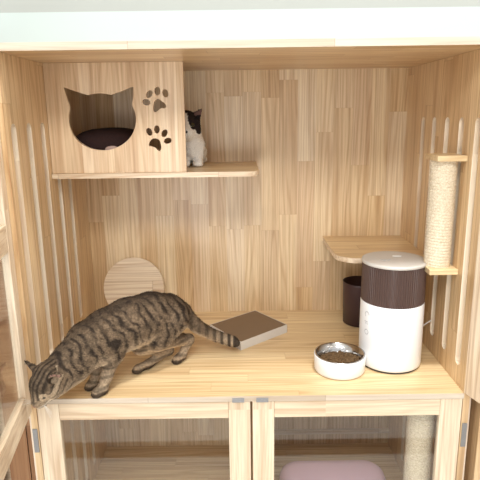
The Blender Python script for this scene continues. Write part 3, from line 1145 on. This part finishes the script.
for sg in (1, -1):
    ball('eye', hpt(.030, sg * .0170, .004), .0056, M_eye2, tb, (-.36, .12, 0))
ball('nose', hpt(.0530, 0, -.005), .0050, M_nose, tb, (-.36, .12, 0))
M_whisker = plain('whisker', (236, 232, 226), 0.5)
for sg in (1, -1):
    for i in range(5):
        a = np.array(hpt(.043, sg * .011, -.012 - .002 * (i % 3)))
        dirn = hlat * sg + hd * (0.25 + 0.12 * i) + hu * (0.25 - 0.12 * i)
        dirn = dirn / np.linalg.norm(dirn)
        bm = bmesh.new()
        tube(bm, [a, a + dirn * 0.022 - hu * .001, a + dirn * 0.045 - hu * .004], [0.0004, 0.0003, 0.0001], 4)
        bm_obj('whisker', bm, M_whisker, tb).location = (.36, -.12, 0)

# ---- the black and white cat in the cubby, looking out past the panel
WO = (-.185, .54, 0.5997)
wp = []
ws = [(-.212, .605, .655, .050), (-.208, .575, .672, .050), (-.200, .545, .688, .045), (-.196, .525, .705, .040)]
for a, b in zip(ws, ws[1:]):
    wp.append((a[:3], a[3], b[:3], b[3], None, 1))
wp.append(((-.196, .520, .690), .036, (-.188, .505, .650), .028))           # chest
for x in (-.212, -.168):
    wp.append(((x, .525, .672), .024, (x, .510, .630), .018, None, 1, .012))
    wp.append(((x, .510, .624), .017, (x + .002, .488, .6160), .0155, None, 1, .008))
    for j in (-1, 0, 1):
        wp.append(((x + .002 + j * .008, .482, .6095), .0090, (x + .002 + j * .008, .476, .6090), .0085, None, 1, .004))
for x in (-.240, -.175):
    wp.append(((x, .585, .640), .034, (x, .555, .622), .022, None, 1))       # haunches
for i in range(5):                                                          # tail curled round the left side
    a0, a1 = 0.9 + .22 * i, 0.9 + .22 * (i + 1)
    wp.append(((-.20 + .070 * math.cos(a0), .585 + .065 * math.sin(a0) * .9, .6140), .0135, (-.20 + .070 * math.cos(a1), .585 + .065 * math.sin(a1) * .9, .6140), .0130, None, 1, .008))
wd, wl_, wu = head_frame((.06, -.98, -.16), (.98, .06, 0.10))
WC = (-.204, .505, .737)
WS = 1.32
WEB, WET = (-.008, .024, .016), (-.012, .044, .036)
h2, s2, wpt = head_prims(WC, wd, wl_, wu, WS, WEB, WET, .018)
wp += h2


def bw_colour(Wc, N):
    blk = np.array(lin(44, 36, 36)[:3]); wht = np.array(lin(240, 236, 228)[:3]); pink = np.array(lin(206, 160, 150)[:3])
    c = np.tile(blk, (len(Wc), 1))
    n_ = smooth_noise(Wc, 40, 2.2)
    hx = Wc - np.array(WC)
    lh, uh, dh = hx @ wl_ / WS, hx @ wu / WS, hx @ wd / WS
    head_ = np.linalg.norm(hx, axis=1) < .085
    body_white = (~head_) & ((Wc[:, 1] < .56 + .02 * n_) | (Wc[:, 2] < .700 + .02 * n_) | (Wc[:, 2] < .640 + .012 * n_))
    c[body_white] = wht
    blaze = head_ & (np.abs(lh + .002) < .007 + .010 * np.clip((.022 - uh) / .03, 0, 1) + .003 * n_) & (uh < .034)
    muz = head_ & (uh < -.006 + .006 * n_) & (dh > .0) & (np.abs(lh) < .030)
    under = head_ & (uh < -.014)
    c[blaze | muz | under] = wht
    spot = np.linalg.norm(hx - (.050 * wd + .006 * wl_ - .012 * wu), axis=1) < .011
    c[spot] = blk
    patch = head_ & (np.linalg.norm(hx - (.016 * wd + .044 * wl_ + .000 * wu), axis=1) < .030)
    c[patch] = blk
    for sg in (1, -1):
        e = np.array(wpt(-.010, sg * .034, .029))
        nrm = wd * 0.75 + wl_ * (sg * 0.5) - wu * 0.1
        ear = (np.linalg.norm(Wc - e, axis=1) < 0.016) & ((N @ nrm) > 0.5) & (uh > 0.022)
        c[ear] = pink * 0.3
    return c


def bw_flow(Wc, N):
    f = np.tile(np.array((-0.7, 0.2, -0.6)), (len(Wc), 1))
    ln = np.ones(len(Wc))
    hd_ = np.linalg.norm(Wc - np.array(WC), axis=1) < 0.07
    f[hd_] = -wd
    ln[hd_] = 0.55
    return f, ln


wc = thing('black_and_white_cat', 'black and white cat peeking out from behind the cubby panel', 'cat', WO)
cat_object('body', wp, s2, 0.0034, 0.014, bw_colour, M_coat2, wc, WO, 9000, 0.008, bw_flow)
for sg in (1, -1):
    ec = wpt(.031, sg * .0175, .006)
    e = ball('eye', ec, .0075, M_eye, wc, WO)
    ball('pupil', Vector(wd * 0.0058 + wl_ * (sg * 0.0022)), .0034, M_pupil, e, (0, 0, 0))
ball('nose', wpt(.0530, 0, -.005), .0055, M_dark, wc, WO)

cu = thing('plush_cushion', 'dark brown plush cushion seen through the cat-head opening of the cubby', 'cushion', (-.464, .475, 0.5997))
bm = bmesh.new()
bmesh.ops.create_grid(bm, x_segments=1, y_segments=1, size=1)
bm.clear()
nu, nv = 48, 16
rings = []
for k in range(nv + 1):
    ph = -PI / 2 + PI * k / nv
    ring = []
    for i in range(nu):
        t = 2 * PI * i / nu
        ce, se = math.cos(t), math.sin(t)
        e = lambda v, q: math.copysign(abs(v) ** q, v)
        x = 0.118 * e(math.cos(ph), 0.5) * e(ce, 0.55)
        y = 0.130 * e(math.cos(ph), 0.5) * e(se, 0.55)
        z = 0.068 + 0.068 * e(math.sin(ph), 0.62) - 0.010 * (x / 0.118) ** 2 * (math.sin(ph) > 0) - 0.012 * (x < 0) * (x / .118) ** 2
        ring.append(bm.verts.new((x, y, max(z, 0.0003))))
    rings.append(ring)
for a_, b_ in zip(rings, rings[1:]):
    for i in range(nu):
        bm.faces.new((a_[i], a_[(i + 1) % nu], b_[(i + 1) % nu], b_[i]))
bm_obj('padding', bm, M_plush, cu, True)
bm = bmesh.new()
bmesh.ops.create_uvsphere(bm, u_segments=20, v_segments=12, radius=1.0)
for v in bm.verts:
    v.co = Vector((0.038 + v.co.x * 0.024, -0.128 + v.co.y * 0.006, 0.070 + v.co.z * 0.012))
pp = bm_obj('pale_patch', bm, M_fleece, cu, True)
pp['label'] = 'pale pinkish patch on the cushion front'

# ------------------------------------------------------------------ lights: ceiling panel, added soft fill and added light for the sheen
def area(name, loc, size, power, target, col=(1, 0.97, 0.93), sy=None):
    l = bpy.data.lights.new(name, 'AREA')
    l.energy = power
    l.color = col
    l.shape = 'RECTANGLE'
    l.size = size
    l.size_y = sy or size
    o = bpy.data.objects.new(name, l)
    C.objects.link(o)
    o.location = loc
    o.rotation_euler = (Vector(target) - Vector(loc)).to_track_quat('-Z', 'Y').to_euler()
    return o


area('overhead_light', (0.42, -0.42, 2.57), 0.25, 44, (0.35, -0.30, 0), (1, 0.985, 0.96))
area('overhead_light', (-0.2, -2.3, 2.57), 1.6, 110, (0.0, 0.3, 0.0), (1, 0.985, 0.96), sy=1.2)  # unseen broad lamp, added as soft fill to brighten the lower compartment
area('sheen_light', (-0.72, -4.0, -0.22), 1.3, 30, (-0.5, 0.6, 0.3), (0.95, 0.98, 1.0), sy=0.8)  # unseen light, added to put a pale sheen on the back panel
w = bpy.data.worlds.new('room_light')
bpy.context.scene.world = w
w.use_nodes = True
bg = w.node_tree.nodes['Background']
bg.inputs[0].default_value = (0.965, 0.985, 1.0, 1)
bg.inputs[1].default_value = 1.1

# ------------------------------------------------------------------ camera
cam = bpy.data.cameras.new('camera')
cam.sensor_width = 36.0
cam.lens = 533.29 / 480 * 36.0
cam.clip_start = 0.02
co = bpy.data.objects.new('camera', cam)
C.objects.link(co)
r = Vector((0.99990863, -0.00365933, -0.01301282)); u = Vector((0.01350505, 0.22905864, 0.97331894)); f = Vector((0.000580995, 0.97340575, -0.22908713))
m = Matrix((r, u, -f)).transposed().to_4x4()
m.translation = (-0.02679, -1.36352, 0.77283)
co.matrix_world = m
sc = bpy.context.scene
sc.camera = co
vs = sc.view_settings
vs.view_transform = 'Standard'
vs.look = 'None'
vs.exposure = 0.0
vs.gamma = 1.0
vs.use_curve_mapping = False
